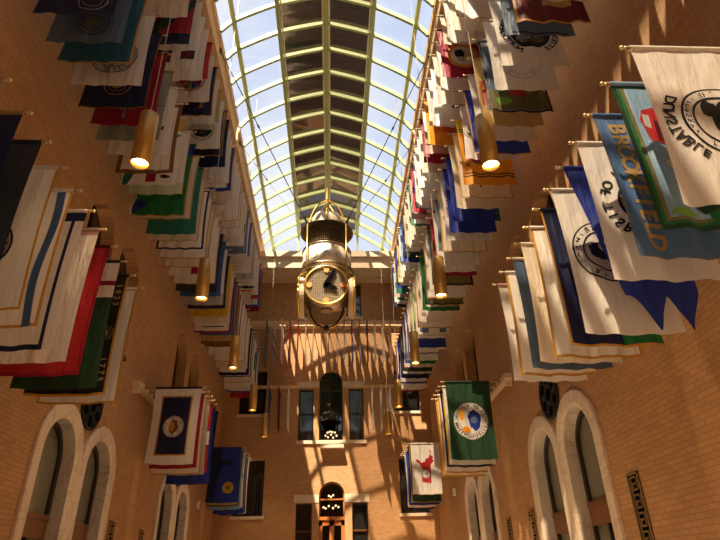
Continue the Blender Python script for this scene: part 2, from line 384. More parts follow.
mb = MB()                               # bright aluminium glazing beads beside the dark panes
for x, z, s in ((-.33,3.462,1),(0,3.568,-1),(0,3.568,1),(.33,3.462,-1)):
    dx = s*.10; zz = z - abs(dx)/W*.32*(1 if x == 0 else -1)
    mb.box(x*W+dx-.02, x*W+dx+.02, YF, 5.37*W, Z(zz)-.045, Z(zz)+.0)
mb.build('glazing_bead', M_white, sky)
# end lunette
lun = empty('window_lunette', (0,0,0)); tag(lun, kind='structure'); WN[0] += 1; lun.name = 'window_%d' % WN[0]
meshof('pane', [(x*W, 5.40*W, Z(z)) for x, z in path] , [tuple(range(len(path)))], M_clear, lun)
mb = MB()
for x in (-.604,-.33,0,.33,.604):
    zt = [z for xx, z in NODE if abs(xx-x) < 1e-6][0]; mb.box(x*W-.05, x*W+.05, 5.38*W, 5.40*W, Z(3.06), Z(zt))
mb.box(-.69*W, .69*W, 5.37*W, 5.41*W, Z(3.10), Z(3.14)); mb.build('mullion', M_greend, lun)

# ------------------------------------------------------------------ text glyphs
GL = {}
def glyph(ch):
    if ch not in GL:
        cu = bpy.data.curves.new('glyph', 'FONT'); cu.body = ch; cu.size = 1; cu.align_x = 'CENTER'; cu.resolution_u = 3; cu.offset = .028
        o = bpy.data.objects.new('glyph', cu); C.objects.link(o)
        me = bpy.data.meshes.new_from_object(o)
        GL[ch] = ([(v.co.x, v.co.y) for v in me.vertices], [tuple(p.vertices) for p in me.polygons])
        bpy.data.objects.remove(o); bpy.data.curves.remove(cu); bpy.data.meshes.remove(me)
    return GL[ch]

# ------------------------------------------------------------------ flags
FLAGN = {}
def finial_mesh():
    mb = MB(); M = Matrix.Rotation(pi/2, 4, 'Y')
    mb.lathe([(.0,-.010),(.018,-.009),(.019,-.002),(.011,.005),(.010,.010),(.018,.017),(.023,.028),(.020,.041),(.011,.052),(.0,.060)], 12, 0, M)
    me = bpy.data.meshes.new('finial'); me.from_pydata(mb.v, [], mb.f); me.polygons.foreach_set('use_smooth', [True]*len(me.polygons)); me.materials.append(M_fin); me.update(); return me
FIN = finial_mesh()
POLES = {}
def pole_mesh(L):
    k = round(L, 3)
    if k not in POLES:
        mb = MB(); M = Matrix.Rotation(pi/2, 4, 'Y')
        mb.lathe([(.0,0),(.05,0),(.05,.03),(.03,.04),(.026,.14),(.016,.15),(.016,L),(.0,L)], 10, 0, M)
        me = bpy.data.meshes.new('pole'); me.from_pydata(mb.v, [], mb.f); me.polygons.foreach_set('use_smooth', [True]*len(me.polygons)); me.materials.append(M_woodp); me.update(); POLES[k] = me
    return POLES[k]

def make_flag(side, base, rz, tip, a0, w, L, col, ops, label, group, detail=1, seed=0, amp=1):
    """pole along local +x from the wall, cloth hanging below it between a0 and a0+w."""
    rnd = random.Random(seed)
    root = empty('hanging_flag', base, rz); tag(root, label, 'flag', group)
    p = bpy.data.objects.new('pole', pole_mesh(tip)); C.objects.link(p); p.parent = root
    f = bpy.data.objects.new('finial', FIN); C.objects.link(f); f.parent = p; f.location = (tip, 0, 0)
    k1 = 2*pi/rnd.uniform(.34,.52); k2 = 2*pi/rnd.uniform(.19,.28); p1 = rnd.uniform(0,6.28); p2 = rnd.uniform(0,6.28)
    A_ = .017*amp*rnd.uniform(.6,1.2); sway = rnd.uniform(-.025,.025); lean = rnd.uniform(-.05,.05)
    dag = any(o[0] == 'dag' for o in ops); mir = -1 if side == 'right' else 1
    def P(a, b, off=0):
        s = (a - a0)/w; t = b/L
        g = .12 + .88*min(1, t*1.3)
        y = A_*g*(sin(k1*a + p1 + 1.1*t) + .45*sin(k2*a + p2 - .7*t)) + lean*t*t
        x = a + sway*t - .02*w*sin(pi*t)*(2*s-1)
        bb = b
        if dag:
            x = a0 + (a - a0)*(1 - .38*t)
            if t > .8: bb = b - (t-.8)*L*abs(((s*2) % 1)*2 - 1)
        return (x, y + off, -.02 - bb - .012*L*t*sin(pi*s) + .005*t*sin(k1*a+p1))
    n = int(18*detail); m = int(20*detail)
    sl = {i/n for i in range(n+1)}; tl = {i/m for i in range(m+1)}; rects = []
    for o in ops:
        if o[0] == 'R': rects.append(o[1:]); sl |= {o[2], o[3]}; tl |= {o[4], o[5]}
        elif o[0] == 'B':
            u, v = o[2]/w, o[2]/L; rects += [(o[1],0,u,0,1),(o[1],1-u,1,0,1),(o[1],0,1,1-v,1),(o[1],0,1,0,v)]; sl |= {u,1-u}; tl |= {v,1-v}
        elif o[0] == 'BO':
            u, v = o[2]/w, o[2]/L; rects += [(o[1],1-u,1,0,1),(o[1],0,1,1-v,1)]; sl |= {1-u}; tl |= {1-v}
        elif o[0] == 'IB':
            u, v, u2, v2 = o[2]/w, o[2]/L, (o[2]+o[3])/w, (o[2]+o[3])/L
            rects += [(o[1],u,u2,v,1-v),(o[1],1-u2,1-u,v,1-v),(o[1],u,1-u,1-v2,1-v),(o[1],u,1-u,v,v2)]; sl |= {u,u2,1-u,1-u2}; tl |= {v,v2,1-v,1-v2}
    sl = sorted(sl); tl = sorted(tl)
    sl = [x for i, x in enumerate(sl) if i == 0 or x - sl[i-1] > 1e-4]; tl = [x for i, x in enumerate(tl) if i == 0 or x - tl[i-1] > 1e-4]
    mats = []; idx = {}
    def mi(c):
        if c not in idx: idx[c] = len(mats); mats.append(cm(c))
        return idx[c]
    mb = MB(); mi(col); N = len(sl)
    mb.v = [P(a0 + s*w, t*L) for t in tl for s in sl]
    for j in range(len(tl)-1):
        for i in range(N-1):
            s, t = (sl[i]+sl[i+1])/2, (tl[j]+tl[j+1])/2; c = col
            for r in rects:
                if r[1] <= s <= r[2] and r[3] <= t <= r[4]: c = r[0]
            mb.f.append((j*N+i, j*N+i+1, (j+1)*N+i+1, (j+1)*N+i)); mb.m.append(mi(c))
    slv = [o for o in ops if o[0] == 'sleeve']
    mb.tube([(a0, 0, -.002), (a0+w*.5, 0, -.002), (a0+w, 0, -.002)], .026, 8, mi(slv[0][1] if slv else col), cap=False)
    def both(vs, fs, lev, c):
        for off in (.0032*lev, -.0032*lev): mb.add([P(a, b, off) for a, b in vs], fs, mi(c))
    def poly(pts, lev, c):
        bm = bmesh.new(); bm.faces.new([bm.verts.new((a, b, 0)) for a, b in pts]); bmesh.ops.triangulate(bm, faces=bm.faces[:])
        for _ in range(5):
            es = [e for e in bm.edges if e.calc_length() > .075]
            if not es: break
            bmesh.ops.subdivide_edges(bm, edges=es, cuts=1); bmesh.ops.triangulate(bm, faces=bm.faces[:])
        bm.verts.index_update(); both([(v.co.x, v.co.y) for v in bm.verts], [tuple(v.index for v in fc.verts) for fc in bm.faces], lev, c); bm.free()
    def disc(ca, cb, r0, r1, lev, c, n=36, ax=1):
        nr = 3 if r1 - r0 < .05 else 7; rs = [lerp(r0, r1, k/nr) for k in range(nr + 1)]; vs = []; fs = []
        for r in rs: vs += [(ca + ax*r*cos(2*pi*k/n), cb + r*sin(2*pi*k/n)) for k in range(n)]
        for q in range(nr):
            for k in range(n): a, b = q*n+k, q*n+(k+1) % n; fs.append((a, b, b+n, a+n))
        both(vs, fs, lev, c)
    def put(ch, ca, cb, h, rot, c, flip, lev=2):
        vs, fs = glyph(ch); cr, sr = cos(rot), sin(rot); out = []
        for x, y in vs:
            x, y = x*h*1.25*flip, (y - .35)*h*1.25
            X, Y = x*cr - y*sr, x*sr + y*cr
            out.append((ca + mir*X, cb - Y))
        both(out, fs, lev, c)
    blob = lambda ca, cb, r, sx=1, sy=1, n=16, jag=.35: [(ca + sx*r*cos(2*pi*k/n)*(1+jag*(rnd.random()-.5)), cb + sy*r*sin(2*pi*k/n)*(1+jag*(rnd.random()-.5))) for k in range(n)]
    for o in ops:
        if o[0] == 'S':           # seal: s, t, r, ring, field, emblem
            ca, cb, r = a0 + o[1]*w, o[2]*L, o[3]
            disc(ca, cb, r*.02, r, 1, o[4]); disc(ca, cb, r*.02, r*.93, 2, o[5])
            disc(ca, cb, r*.62, r*.67, 3, o[4])
            for k in range(20): put('ROSEALTOWNMCEADSTH'[k % 18], ca + r*.79*cos(2*pi*k/20), cb + r*.79*sin(2*pi*k/20), r*.17, -mir*(2*pi*k/20) - pi/2, o[4], 1, 3) if r > .25 and detail > .9 else None
            poly(blob(ca, cb, r*.42, .9, 1.05), 3, o[6])
            poly(blob(ca + r*.1, cb + r*.08, r*.18), 4, o[7] if len(o) > 7 else o[5])
        elif o[0] == 'D': disc(a0 + o[1]*w, o[2]*L, o[3], o[4], o[5], o[6], ax=(o[7] if len(o) > 7 else 1))
        elif o[0] == 'G': poly([(a0 + s*w, t*L) for s, t in o[2]], o[3] if len(o) > 3 else 1, o[1])
        elif o[0] == 'X': poly(blob(a0 + o[2]*w, o[3]*L, o[4], *(o[5:7] if len(o) > 6 else (1, 1))), o[7] if len(o) > 7 else 2, o[1])
        elif o[0] == 'W':         # wavy ribbon: colour, s centre, half width, t0, t1, swing
            q = 44; vs = []
            for j in range(5): vs += [(a0 + (o[2] - o[3] + o[6]*sin(2*pi*k/q*1.1) + 2*o[3]*j/4)*w, lerp(o[4], o[5], k/q)*L) for k in range(q+1)]
            both(vs, [(j*(q+1)+k, j*(q+1)+k+1, (j+1)*(q+1)+k+1, (j+1)*(q+1)+k) for j in range(4) for k in range(q)], 1.3, o[1])
        elif o[0] == 'T':         # text, s, t, height, colour, rotation, flip, step
            st = o[3]*1.0*(o[8] if len(o) > 8 else 1); n_ = len(o[1]); cr, sr = cos(o[5]), sin(o[5])
            for k, ch in enumerate(o[1]):
                if ch == ' ': continue
                d = (k - (n_-1)/2)*st*o[6]; put(ch, a0 + o[2]*w + mir*d*cr, o[7]*L - d*sr, o[3], o[5], o[4], o[6])
        elif o[0] == 'C':         # circular text: text, s, t, r, h, colour, angle0, angle1, flip, inward
            n_ = len(o[1])
            for k, ch in enumerate(o[1]):
                if ch == ' ': continue
                an = lerp(o[7], o[8], k/max(1, n_-1)); put(ch, a0 + o[2]*w + mir*o[4]*cos(an), o[3]*L - o[4]*sin(an), o[5], an + (pi/2 if o[10] else -pi/2), o[6], o[9])
    mb.build('cloth', mats, root, True)
    return root

G = ('BO', 'gold', .03)
def se(c='black', f='white', e='slate', s=.5, t=.5, r=.3, e2='gold'): return ('S', s, t, r, c, f, e, e2)
#  (description, colour, drawing, length factor)
T1L = [('dark slate blue flag mostly out of frame', 'slate', [], 1), ('very dark navy flag with tan sleeve', 'navy', [('sleeve', 'tan')], 1), ('plain charcoal blue flag', 'charcoal', [], 1),
 ('grey white flag with black lettered round seal', 'white', [G, ('S', .5, .56, .31, 'black', 'grey', 'charcoal')], 1.02),
 ('white flag with blue wavy stripe and gold fringe', 'white', [('BO', 'gold', .035), ('W', 'denim', .875, .045, 0, 1, .028), ('X', 'crimson', .40, .47, .13)], 1.03),
 ('white flag with navy border', 'white', [('R', 'navy', .0, 1, 0, .075), ('R', 'navy', .86, 1, 0, 1), ('R', 'white', .9, 1, .075, 1), ('R', 'navy', 0, .9, .965, 1), se('navy', 'white', 'gold', .5, .5, .26)], 1.07),
 ('plain pinkish white flag', 'pink', [('R','white',0,1,.04,1)], 1.08), ('plain bright red flag with dark sleeve', 'red', [('sleeve', 'maroon'), ('BO', 'crimson', .05)], 1.09),
 ('green flag with white head', 'forest', [('R', 'white', 0, 1, 0, .3), ('R', 'crimson', 0, 1, .16, .2), se('forest', 'olive', 'forest', .5, .62, .2)], 1.1),
 ('black flag dated 1823 and 1775', 'black', [('BO', 'gold', .035), ('T', '1823', .905, .10, 'tan', -pi/2, 1, .17), ('T', '1775', .905, .10, 'tan', -pi/2, 1, .80), se('tan', 'black', 'tan', .86, .5, .11)], 1.08),
 ('white satin flag with gold edge', 'white', [('B', 'gold', .03)], 1.08)]
T1R = [('large white flag lettered DUNSTABLE', 'white',
   [('C', 'DUNSTABLE', .48, .49, .455, .105, 'black', radians(152), radians(236), -1, 0), ('D', .48, .49, .02, .36, 1, 'black'), ('D', .48, .49, .02, .338, 2, 'white'), ('D', .48, .49, .235, .258, 3, 'black'),
    ('C', 'THE PROPERTY OF THE FIELD IS FOR ', .48, .49, .298, .062, 'black', radians(88), radians(88)+2*pi-.16, -1, 0), ('X', 'black', .44, .48, .16, .8, 1.1, 3), ('X', 'black', .54, .42, .09, 1, 1, 3)], 1.03),
 ('colourful flag with red barn and orange pumpkin', 'sky', [('BO', 'olive', .12), ('BO', 'green', .085), ('B', 'forest', .05),
    ('G', 'green', [(.02,.05),(.62,.05),(.50,.3),(.42,.42),(.66,.48),(.58,.95),(.02,.95)]), ('G', 'red', [(.60,.26),(.70,.17),(.82,.2),(.86,.27),(.83,.43),(.62,.44)], 2), ('G', 'maroon', [(.68,.28),(.74,.27),(.76,.42),(.69,.42)], 3), ('G', 'silver', [(.77,.24),(.83,.23),(.84,.32),(.79,.34)], 3), ('X', 'orange', .54, .48, .17, .8, 1.2, 3), ('X', 'forest', .56, .75, .2, .8, 1.4, 2), ('X', 'rust', .58, .14, .11, .8, 1.2, 3), ('X', 'lime', .54, .30, .10, 1, 1, 3), ('G','red',[(.66,.62),(.71,.61),(.73,.80),(.67,.81)],3), ('X','pale',.72,.58,.06,1.2,.8,2), ('X','lime',.78,.9,.08,1.4,.6,2)], 1.02),
 ('denim blue flag lettered BROOKFIELD', 'denim', [('T', 'BROOKFIELD', .80, .20, 'tan', -pi/2, 1, .50, .78), ('B', 'slate', .03)], 1.04),
 ('white flag lettered TOWN OF TISBURY', 'white', [('C', 'TOWN OF TISBURY', .50, .46, .43, .125, 'black', radians(78), radians(272), -1, 0), ('D', .50, .46, .02, .30, 1, 'navy'), ('D', .50, .46, .02, .27, 2, 'amber'), ('X', 'denim', .50, .46, .16, 1, 1, 3)], 1.04),
 ('royal blue flag with dagged lower edge', 'royal', [('dag',), ('X', 'white', .9, .5, .06)], 1.24),
 ('white flag with black ring seal', 'white', [('D', .58, .45, .02, .40, 1, 'black'), ('D', .58, .45, .02, .38, 2, 'white'), ('D', .58, .45, .25, .27, 3, 'black'), ('C', 'MERRIMACS RIVER 1638 ', .58, .45, .325, .08, 'black', 1.2, 1.2+2*pi-.3, -1, 0), ('X', 'charcoal', .58, .45, .17, 1.1, .8, 3), ('X', 'white', .6, .42, .05, 1, 1, 4)], 1.15),
 ('navy flag with green lower corner', 'navy', [('R', 'green', 0, .42, .86, 1), ('BO', 'gold', .03), ('S', .5, .5, .25, 'tan', 'navy', 'tan')], 1.14),
 ('white flag with blue embroidery and gold fringe', 'white', [('B', 'gold', .035), ('X', 'purple', .72, .45, .09, .6, 1.4), ('X', 'denim', .66, .56, .1, .6, 1.2), ('X','gold',.6,.5,.07)], 1.12),
 ('plain cream flag', 'cream', [], 1.06), ('cream flag with broad slate blue border', 'cream', [('BO', 'steel', .22)], 1.04),
 ('white satin flag with orange gold fringe', 'white', [('BO', 'gold', .04)], 1.0), ('plain pinkish white flag', 'pink', [('R','white',0,1,.03,1)], .97)]
W_ = lambda d='plain white flag': (d, 'white', [], 1)
T2L = [('dark navy flag with tan ring seal', 'navy', [('S', .7, .82, .22, 'grey', 'navy', 'charcoal')], 1), ('slate blue flag with dark seal', 'slate', [('S', .55, .75, .25, 'charcoal', 'slate', 'olive')], 1), ('deep teal flag with gold fringe', 'teal', [('BO', 'gold', .03)], 1),
 ('white flag with lettered black oval seal', 'white', [('D', .52, .6, .02, .40, 1, 'black'), ('D', .52, .6, .02, .385, 2, 'white'), ('D', .52, .6, .26, .275, 3, 'black'), ('C', 'TOWN OF MASSACHUSETTS ', .52, .6, .325, .085, 'black', 0, 2*pi-.25, 1, 0), ('X', 'grey', .52, .6, .2, 1, 1, 3)], 1.0),
 ('navy flag with gold seal and orange fringe', 'navy', [('BO', 'brown', .03), ('S', .5, .7, .24, 'gold', 'navy', 'gold')], 1.03), ('crimson flag with pale letter T', 'crimson', [('T', 'T', .5, .3, 'pink', 0, 1, .84)], 1.02),
 ('sage green flag', 'sage', [('R', 'charcoal', 0, 1, .5, .51)], 1.02), ('plain white flag with small black mark', 'white', [('X', 'black', .86, .62, .04, .6, 1.5)], 1.0),
 ('white flag with wide brown border and black fringe', 'white', [('B', 'black', .085), ('B', 'brown', .075)], 1.03),
 ('white flag with tan head, green and red emblems', 'white', [('R', 'tan', .4, 1, 0, .2), ('G', 'sea', [(.62,.24),(.96,.26),(.72,.36)]), ('G', 'sea', [(.02,.72),(.28,.7),(.1,1.0),(.02,1)]), ('R', 'crimson', .42, .6, .78, .95), ('X', 'black', .76, .88, .1, 1, .5)], 1.02),
 ('pale green white flag', 'white', [('R', 'pale', 0, 1, .82, 1), ('BO', 'tan', .015)], 1.0),
 ('bright green flag with blue corner and white wave', 'green', [('BO', 'gold', .025), ('G', 'royal', [(.02,.8),(.26,.8),(.18,.9),(.1,.93),(.02,.99)]), ('W', 'white', .0, .012, .7, .99, .03), ('T', 'AND', .87, .09, 'black', -pi/2, 1, .72), ('G', 'royal', [(.6,.0),(1,.0),(1,.16),(.7,.1)])], 1.13),
 ('cream flag with tan edge', 'cream', [('BO', 'tan', .03)], 1), ('plain sea green flag', 'sea', [], 1.06), ('cream flag with thin gold edge', 'cream', [('BO', 'gold', .02)], 1.04),
 ('white flag with navy frame line', 'white', [('IB', 'navy', .0, .05)], 1.0), ('white flag with gold fringe', 'white', [G], 1.03), ('cream flag with orange fringe', 'cream', [('B', 'gold', .03)], 1.03),
 ('white flag with dark red block', 'white', [('R', 'crimson', .5, .66, .78, .96)], 1.04), ('white satin flag with gold edge', 'white', [('B', 'gold', .025)], 1.04),
 ('charcoal flag', 'charcoal', [], 1.04), ('blue bordered charcoal flag', 'charcoal', [('BO', 'blue', .12)], 1.0), ('silver white flag with brown edge', 'grey', [('R','white',0,1,0,.8), ('BO', 'brown', .02)], 1.06), ('narrow navy flag', 'navy', [('BO', 'tan', .015)], 1.0),
 ('yellow flag', 'yellow', [], 1.04), ('ivory flag', 'cream', [], 1.05), ('white flag with dark red border', 'white', [('BO', 'crimson', .07), ('R', 'charcoal', .2, .8, .88, .9)], 1.14), ('blue flag with gold edge', 'blue', [('BO', 'gold', .03)], 1.08),
 ('gold flag with brown hem', 'tan', [('BO', 'brown', .1)], 1.14), ('white flag with brown frame', 'white', [('IB', 'brown', .02, .1)], 1.12), ('pink edged white flag', 'white', [('BO', 'crimson', .03)], 1), ('white flag with long folds', 'white', [], 1.08),
 ('cream white flag', 'cream', [], 1.0), ('white flag with orange edge', 'white', [('B', 'gold', .03)], 1.06), ('white flag with pale hem', 'white', [('R', 'cream', 0, 1, .9, 1)], 1.08), ('cream satin flag', 'cream', [], 1.04),
 ('white flag with navy border', 'white', [('BO', 'navy', .12)], 1.1), ('dark green edged white flag', 'white', [('BO', 'forest', .04)], 1.05), ('cream flag with orange edge', 'cream', [('B', 'gold', .03)], 1.1), ('white flag', 'white', [], 1.15),
 ('white flag with green outer edge', 'white', [('R', 'green', .8, 1, .2, .6)], 1.1), ('white flag with blue outer edge', 'white', [('BO', 'blue', .06)], 1.1), ('white flag with red lower band', 'white', [('R', 'red', 0, 1, .86, 1)], 1.16)]
T2R = [('maroon flag with gold fringe', 'maroon', [('BO', 'gold', .04), ('X', 'crimson', .75, .6, .16), ('G', 'tan', [(.2,.5),(.6,.5),(.6,.78),(.2,.78)])], .98),
 ('slate blue flag with pale ring', 'slate', [('S', .45, .5, .26, 'grey', 'slate', 'maroon'), ('R','charcoal',.1,.9,.94,.97)], .82),
 ('grey white flag lettered HUBBARDSTON', 'white', [('C', 'HUBBARDSTON', .48, .50, .46, .135, 'black', pi-.75, pi+1.05, -1, 1), ('C', 'MASSACHUSETTS', .48, .5, .46, .12, 'black', 1.1, -1.0, -1, 0), ('D', .48, .5, .02, .37, 1, 'black'), ('D', .48, .5, .02, .345, 2, 'charcoal'), ('X', 'olive', .48, .6, .2, 1.2, .5, 3), ('X', 'silver', .4, .5, .12, 1.2, 1, 3), ('X', 'silver', .6, .58, .1, 1.2, 1, 3), ('X', 'red', .47, .66, .035, 1, 1, 4), ('X', 'slate', .5, .4, .2, 1, .8, 3)], .95),
 ('grey white flag with thin ring seal', 'white', [('D', .55, .62, .36, .375, 1, 'grey'), ('D', .55, .62, .25, .262, 1, 'grey'), ('C', 'COMMONWEALTH ', .55, .62, .31, .075, 'grey', 0, 2*pi-.3, -1, 0)], .96),
 ('scenic flag of hills and red barn', 'silver', [('B', 'black', .05), ('G', 'olive', [(.04,.75),(.3,.62),(.6,.72),(.96,.6),(.96,.97),(.04,.97)]), ('X', 'lime', .75, .85, .12, 1.3, .8, 2), ('X', 'olive', .45, .88, .13, 1.3, .7, 3), ('G', 'red', [(.36,.62),(.6,.58),(.64,.78),(.38,.8)], 2), ('G', 'slate', [(.7,.05),(.96,.1),(.96,.7),(.8,.75)], 2)], 1.05),
 ('tan flag with red central panel', 'tan', [('R', 'rust', .3, .96, .34, .7)], .98), ('white flag with pale round seal', 'white', [('S', .74, .6, .2, 'grey', 'white', 'tan')], .98), ('royal blue flag with gold edge', 'royal', [('BO', 'gold', .025)], .96),
 ('white flag with brown seal', 'white', [('S', .85, .5, .16, 'brown', 'white', 'tan')], .82), ('yellow flag with black double stripe', 'yellow', [('R', 'amber', 0, 1, .2, 1), ('R', 'charcoal', 0, 1, .82, .84), ('R', 'charcoal', 0, 1, .86, .88), ('R', 'charcoal', .5, 1, .13, .145), ('R', 'charcoal', .5, 1, .165, .18), ('X', 'red', .7, .62, .1, 1.5, .5), ('X', 'slate', .7, .66, .07, 1.8, .4, 3), ('T', 'MILLBURY', .88, .1, 'brown', -pi/2, -1, .5)], 1.0),
 ('cream flag with gold edge and small black mark', 'cream', [('B', 'gold', .025), ('X', 'black', .6, .82, .025)], 1.02), ('plain pinkish cream flag', 'cream', [], 1.0),
 ('blue flag with green corner', 'royal', [('R', 'green', 0, .08, .85, 1)], 1.0), ('navy blue flag with gold emblems', 'navy', [('R', 'royal', .0, 1, 0, 1), ('X', 'gold', .78, .72, .09), ('X', 'tan', .64, .76, .07, 1, 1.4), ('X', 'olive', .15, .72, .05), ('X', 'gold', .9, .3, .05)], 1.02),
 ('white flag with red letters down the edge', 'white', [('T', 'HOLLISTON', .9, .085, 'red', -pi/2, -1, .4)], 1.0), ('cream flag with gold fringe', 'cream', [('B', 'gold', .035)], 1.04),
 ('slate blue flag with cream seal', 'slate', [('S', .75, .5, .22, 'tan', 'cream', 'tan')], .9), ('white satin flag', 'white', [('R', 'red', .8, 1, .0, .06)], 1.0), ('white flag with crimson border', 'white', [('BO', 'crimson', .12)], 1.03),
 ('olive flag with black border', 'olive', [('B', 'black', .06), ('X', 'maroon', .4, .8, .08)], 1.08), ('white flag lettered TOWN OF', 'white', [('T', 'TOWN OF', .8, .12, 'black', -pi/2, -1, .33)], 1.02), ('white flag with cream edge', 'white', [('BO', 'tan', .03)], 1.05),
 ('olive flag with dark green edge', 'olive', [('BO', 'forest', .05)], 1.05), ('green bordered tan flag', 'tan', [('BO', 'green', .14), ('R', 'white', .6, .9, .9, .93)], 1.04), ('white flag with wide folds', 'white', [], 1.05), ('cream white flag', 'cream', [], 1.05),
 ('white flag with orange lower edge', 'white', [('BO', 'gold', .035), ('X', 'charcoal', .82, .35, .04, .6, 2.4)], 1.05), ('white flag with two small pictures', 'white', [('IB', 'tan', .0, .02), ('R', 'slate', .62, .88, .86, .95), ('R', 'slate', .1, .3, .86, .95)], 1.1), ('lime green edged white flag', 'white', [('BO', 'lime', .05)], 1.0), ('white flag with blue lower band', 'white', [('R', 'royal', 0, 1, .8, .96)], 1.2),
 ('cream flag with tan frame', 'cream', [('IB', 'tan', .02, .03)], 1.1), ('white flag with dark vertical letters', 'white', [('T', 'AVON', .85, .09, 'charcoal', -pi/2, -1, .5)], 1), ('purple edged white flag', 'white', [('BO', 'purple', .05)], 1.0), ('white flag in pale cotton', 'white', [], 1.05),
 ('green flag with blue edge', 'green', [('R', 'blue', .8, 1, 0, 1)], 1.04), ('white flag with red hem', 'white', [('BO', 'crimson', .03)], 1.05), ('dark green flag', 'forest', [('BO', 'black', .04)], 1.05), ('white flag with black edge', 'white', [('BO', 'charcoal', .05)], 1.05),
 ('navy flag', 'navy', [], 1.05), ('white flag with royal blue edge', 'white', [('BO', 'royal', .07)], 1.08), ('white flag with navy stripe', 'white', [('R', 'navy', 0, 1, .7, .8)], 1.12), ('red edged white flag', 'white', [('BO', 'red', .06)], 1.12)]
T3L = [('plain beige flag', 'cream', [], 1), ('red flag with green diagonal and navy foot', 'red', [('R', 'crimson', 0, 1, .3, .8), ('G', 'forest', [(.0,.72),(.2,.7),(.6,.45),(1,.2),(1,.38),(.65,.6),(.3,.82),(.0,.85)]), ('R', 'navy', 0, 1, .82, 1)], 1.2), ('grey white flag', 'white', [], 1.05),
 ('white flag with two dark shield emblems', 'white', [('R', 'charcoal', .58, .9, .66, .82), ('R', 'maroon', .62, .86, .69, .79), ('R', 'charcoal', .05, .38, .62, .88), ('R', 'white', .12, .3, .7, .78)], 1.12), ('plain white flag', 'white', [], 1.05), ('narrow red flag', 'red', [], .78),
 ('white flag with rainbow fan seal', 'white', [('D', .5, .55, .02, .38, 1, 'maroon'), ('D', .5, .55, .02, .355, 2, 'white')] + [('G', c, [(.5,.55)] + [(.5 + .28*cos(pi*(k+q/2)/7), .55 + .19*sin(pi*(k+q/2)/7)) for q in range(3)], 3) for k, c in enumerate(['crimson','purple','blue','silver','olive','tan','red'])], 1.0),
 ('navy flag with gold fringe and gold script', 'navy', [('BO', 'gold', .03), ('X', 'gold', .72, .8, .1, .6, 1), ('G','forest',[(.05,.7),(.5,.7),(.4,.85),(.05,.9)])], 1.03), ('white flag with shiny outer edge', 'white', [], .95), ('plain tan flag', 'tan', [], .7),
 ('white flag with oval green and red seal', 'white', [('D', .5, .62, .02, .36, 1, 'charcoal', 1), ('D', .5, .62, .02, .34, 2, 'white'), ('G', 'forest', [(.5+.27*cos(pi*k/10), .62+.15*sin(pi*k/10)) for k in range(11)], 3), ('X', 'crimson', .5, .67, .07, 1, 1, 4)], 1.05),
 ('black flag with gold edge', 'black', [('BO', 'gold', .025)], 1.02), ('navy flag', 'navy', [], 1.05), ('white flag with red letters down the edge', 'white', [('T', 'SUTTON', .88, .09, 'crimson', -pi/2, 1, .6)], 1.0), ('grey white flag with gold hem', 'white', [('BO', 'tan', .02)], 1.02), ('white flag with royal blue border', 'white', [('BO', 'royal', .15), ('BO', 'gold', .02)], 1.02),
 ('beige white flag', 'cream', [], 1.05), ('white flag with brown half seal', 'white', [('S', .5, .75, .28, 'brown', 'white', 'slate')], 1.1), ('white flag with soft folds', 'white', [], 1), ('white flag with orange lower edge', 'white', [('BO', 'gold', .025)], 1.05), ('cream flag with orange edge', 'cream', [('BO', 'gold', .025)], 1.05), ('white flag with plain hem', 'white', [], 1.1),
 ('cream flag with green seal', 'cream', [('D', .5, .6, .02, .36, 1, 'gold'), ('D', .5, .6, .02, .33, 2, 'sea')], .98), ('white flag with blue and gold seal', 'white', [('BO', 'gold', .025), ('D', .75, .55, .02, .3, 1, 'gold'), ('D', .75, .55, .02, .26, 2, 'slate')], 1.06), ('slate grey flag', 'slate', [], 1.08), ('white flag with bright sheen', 'white', [], 1.05), ('blue flag', 'purple', [], .9),
 ('ivory flag', 'cream', [], 1.05), ('warm white flag', 'white', [], 1.05), ('grey flag', 'grey', [], 1.05), ('plain cream flag', 'cream', [], 1.05), ('white flag with grey letters', 'white', [('T', 'ATHOL', .88, .09, 'charcoal', -pi/2, 1, .5)], 1.0), ('cream flag with navy and orange emblem', 'cream', [('G', 'navy', [(.1,.8),(.5,.75),(.9,.8),(.9,.84),(.1,.85)]), ('R', 'orange', .15, .8, .88, .92)], 1.12), ('white flag with faint folds', 'white', [], 1), ('narrow bright red flag', 'red', [('R','white',0,.7,0,1)], 1.0),
 ('white flag with blue border', 'white', [('BO', 'blue', .1)], 1.1), ('dark red flag', 'crimson', [], 1.12)]
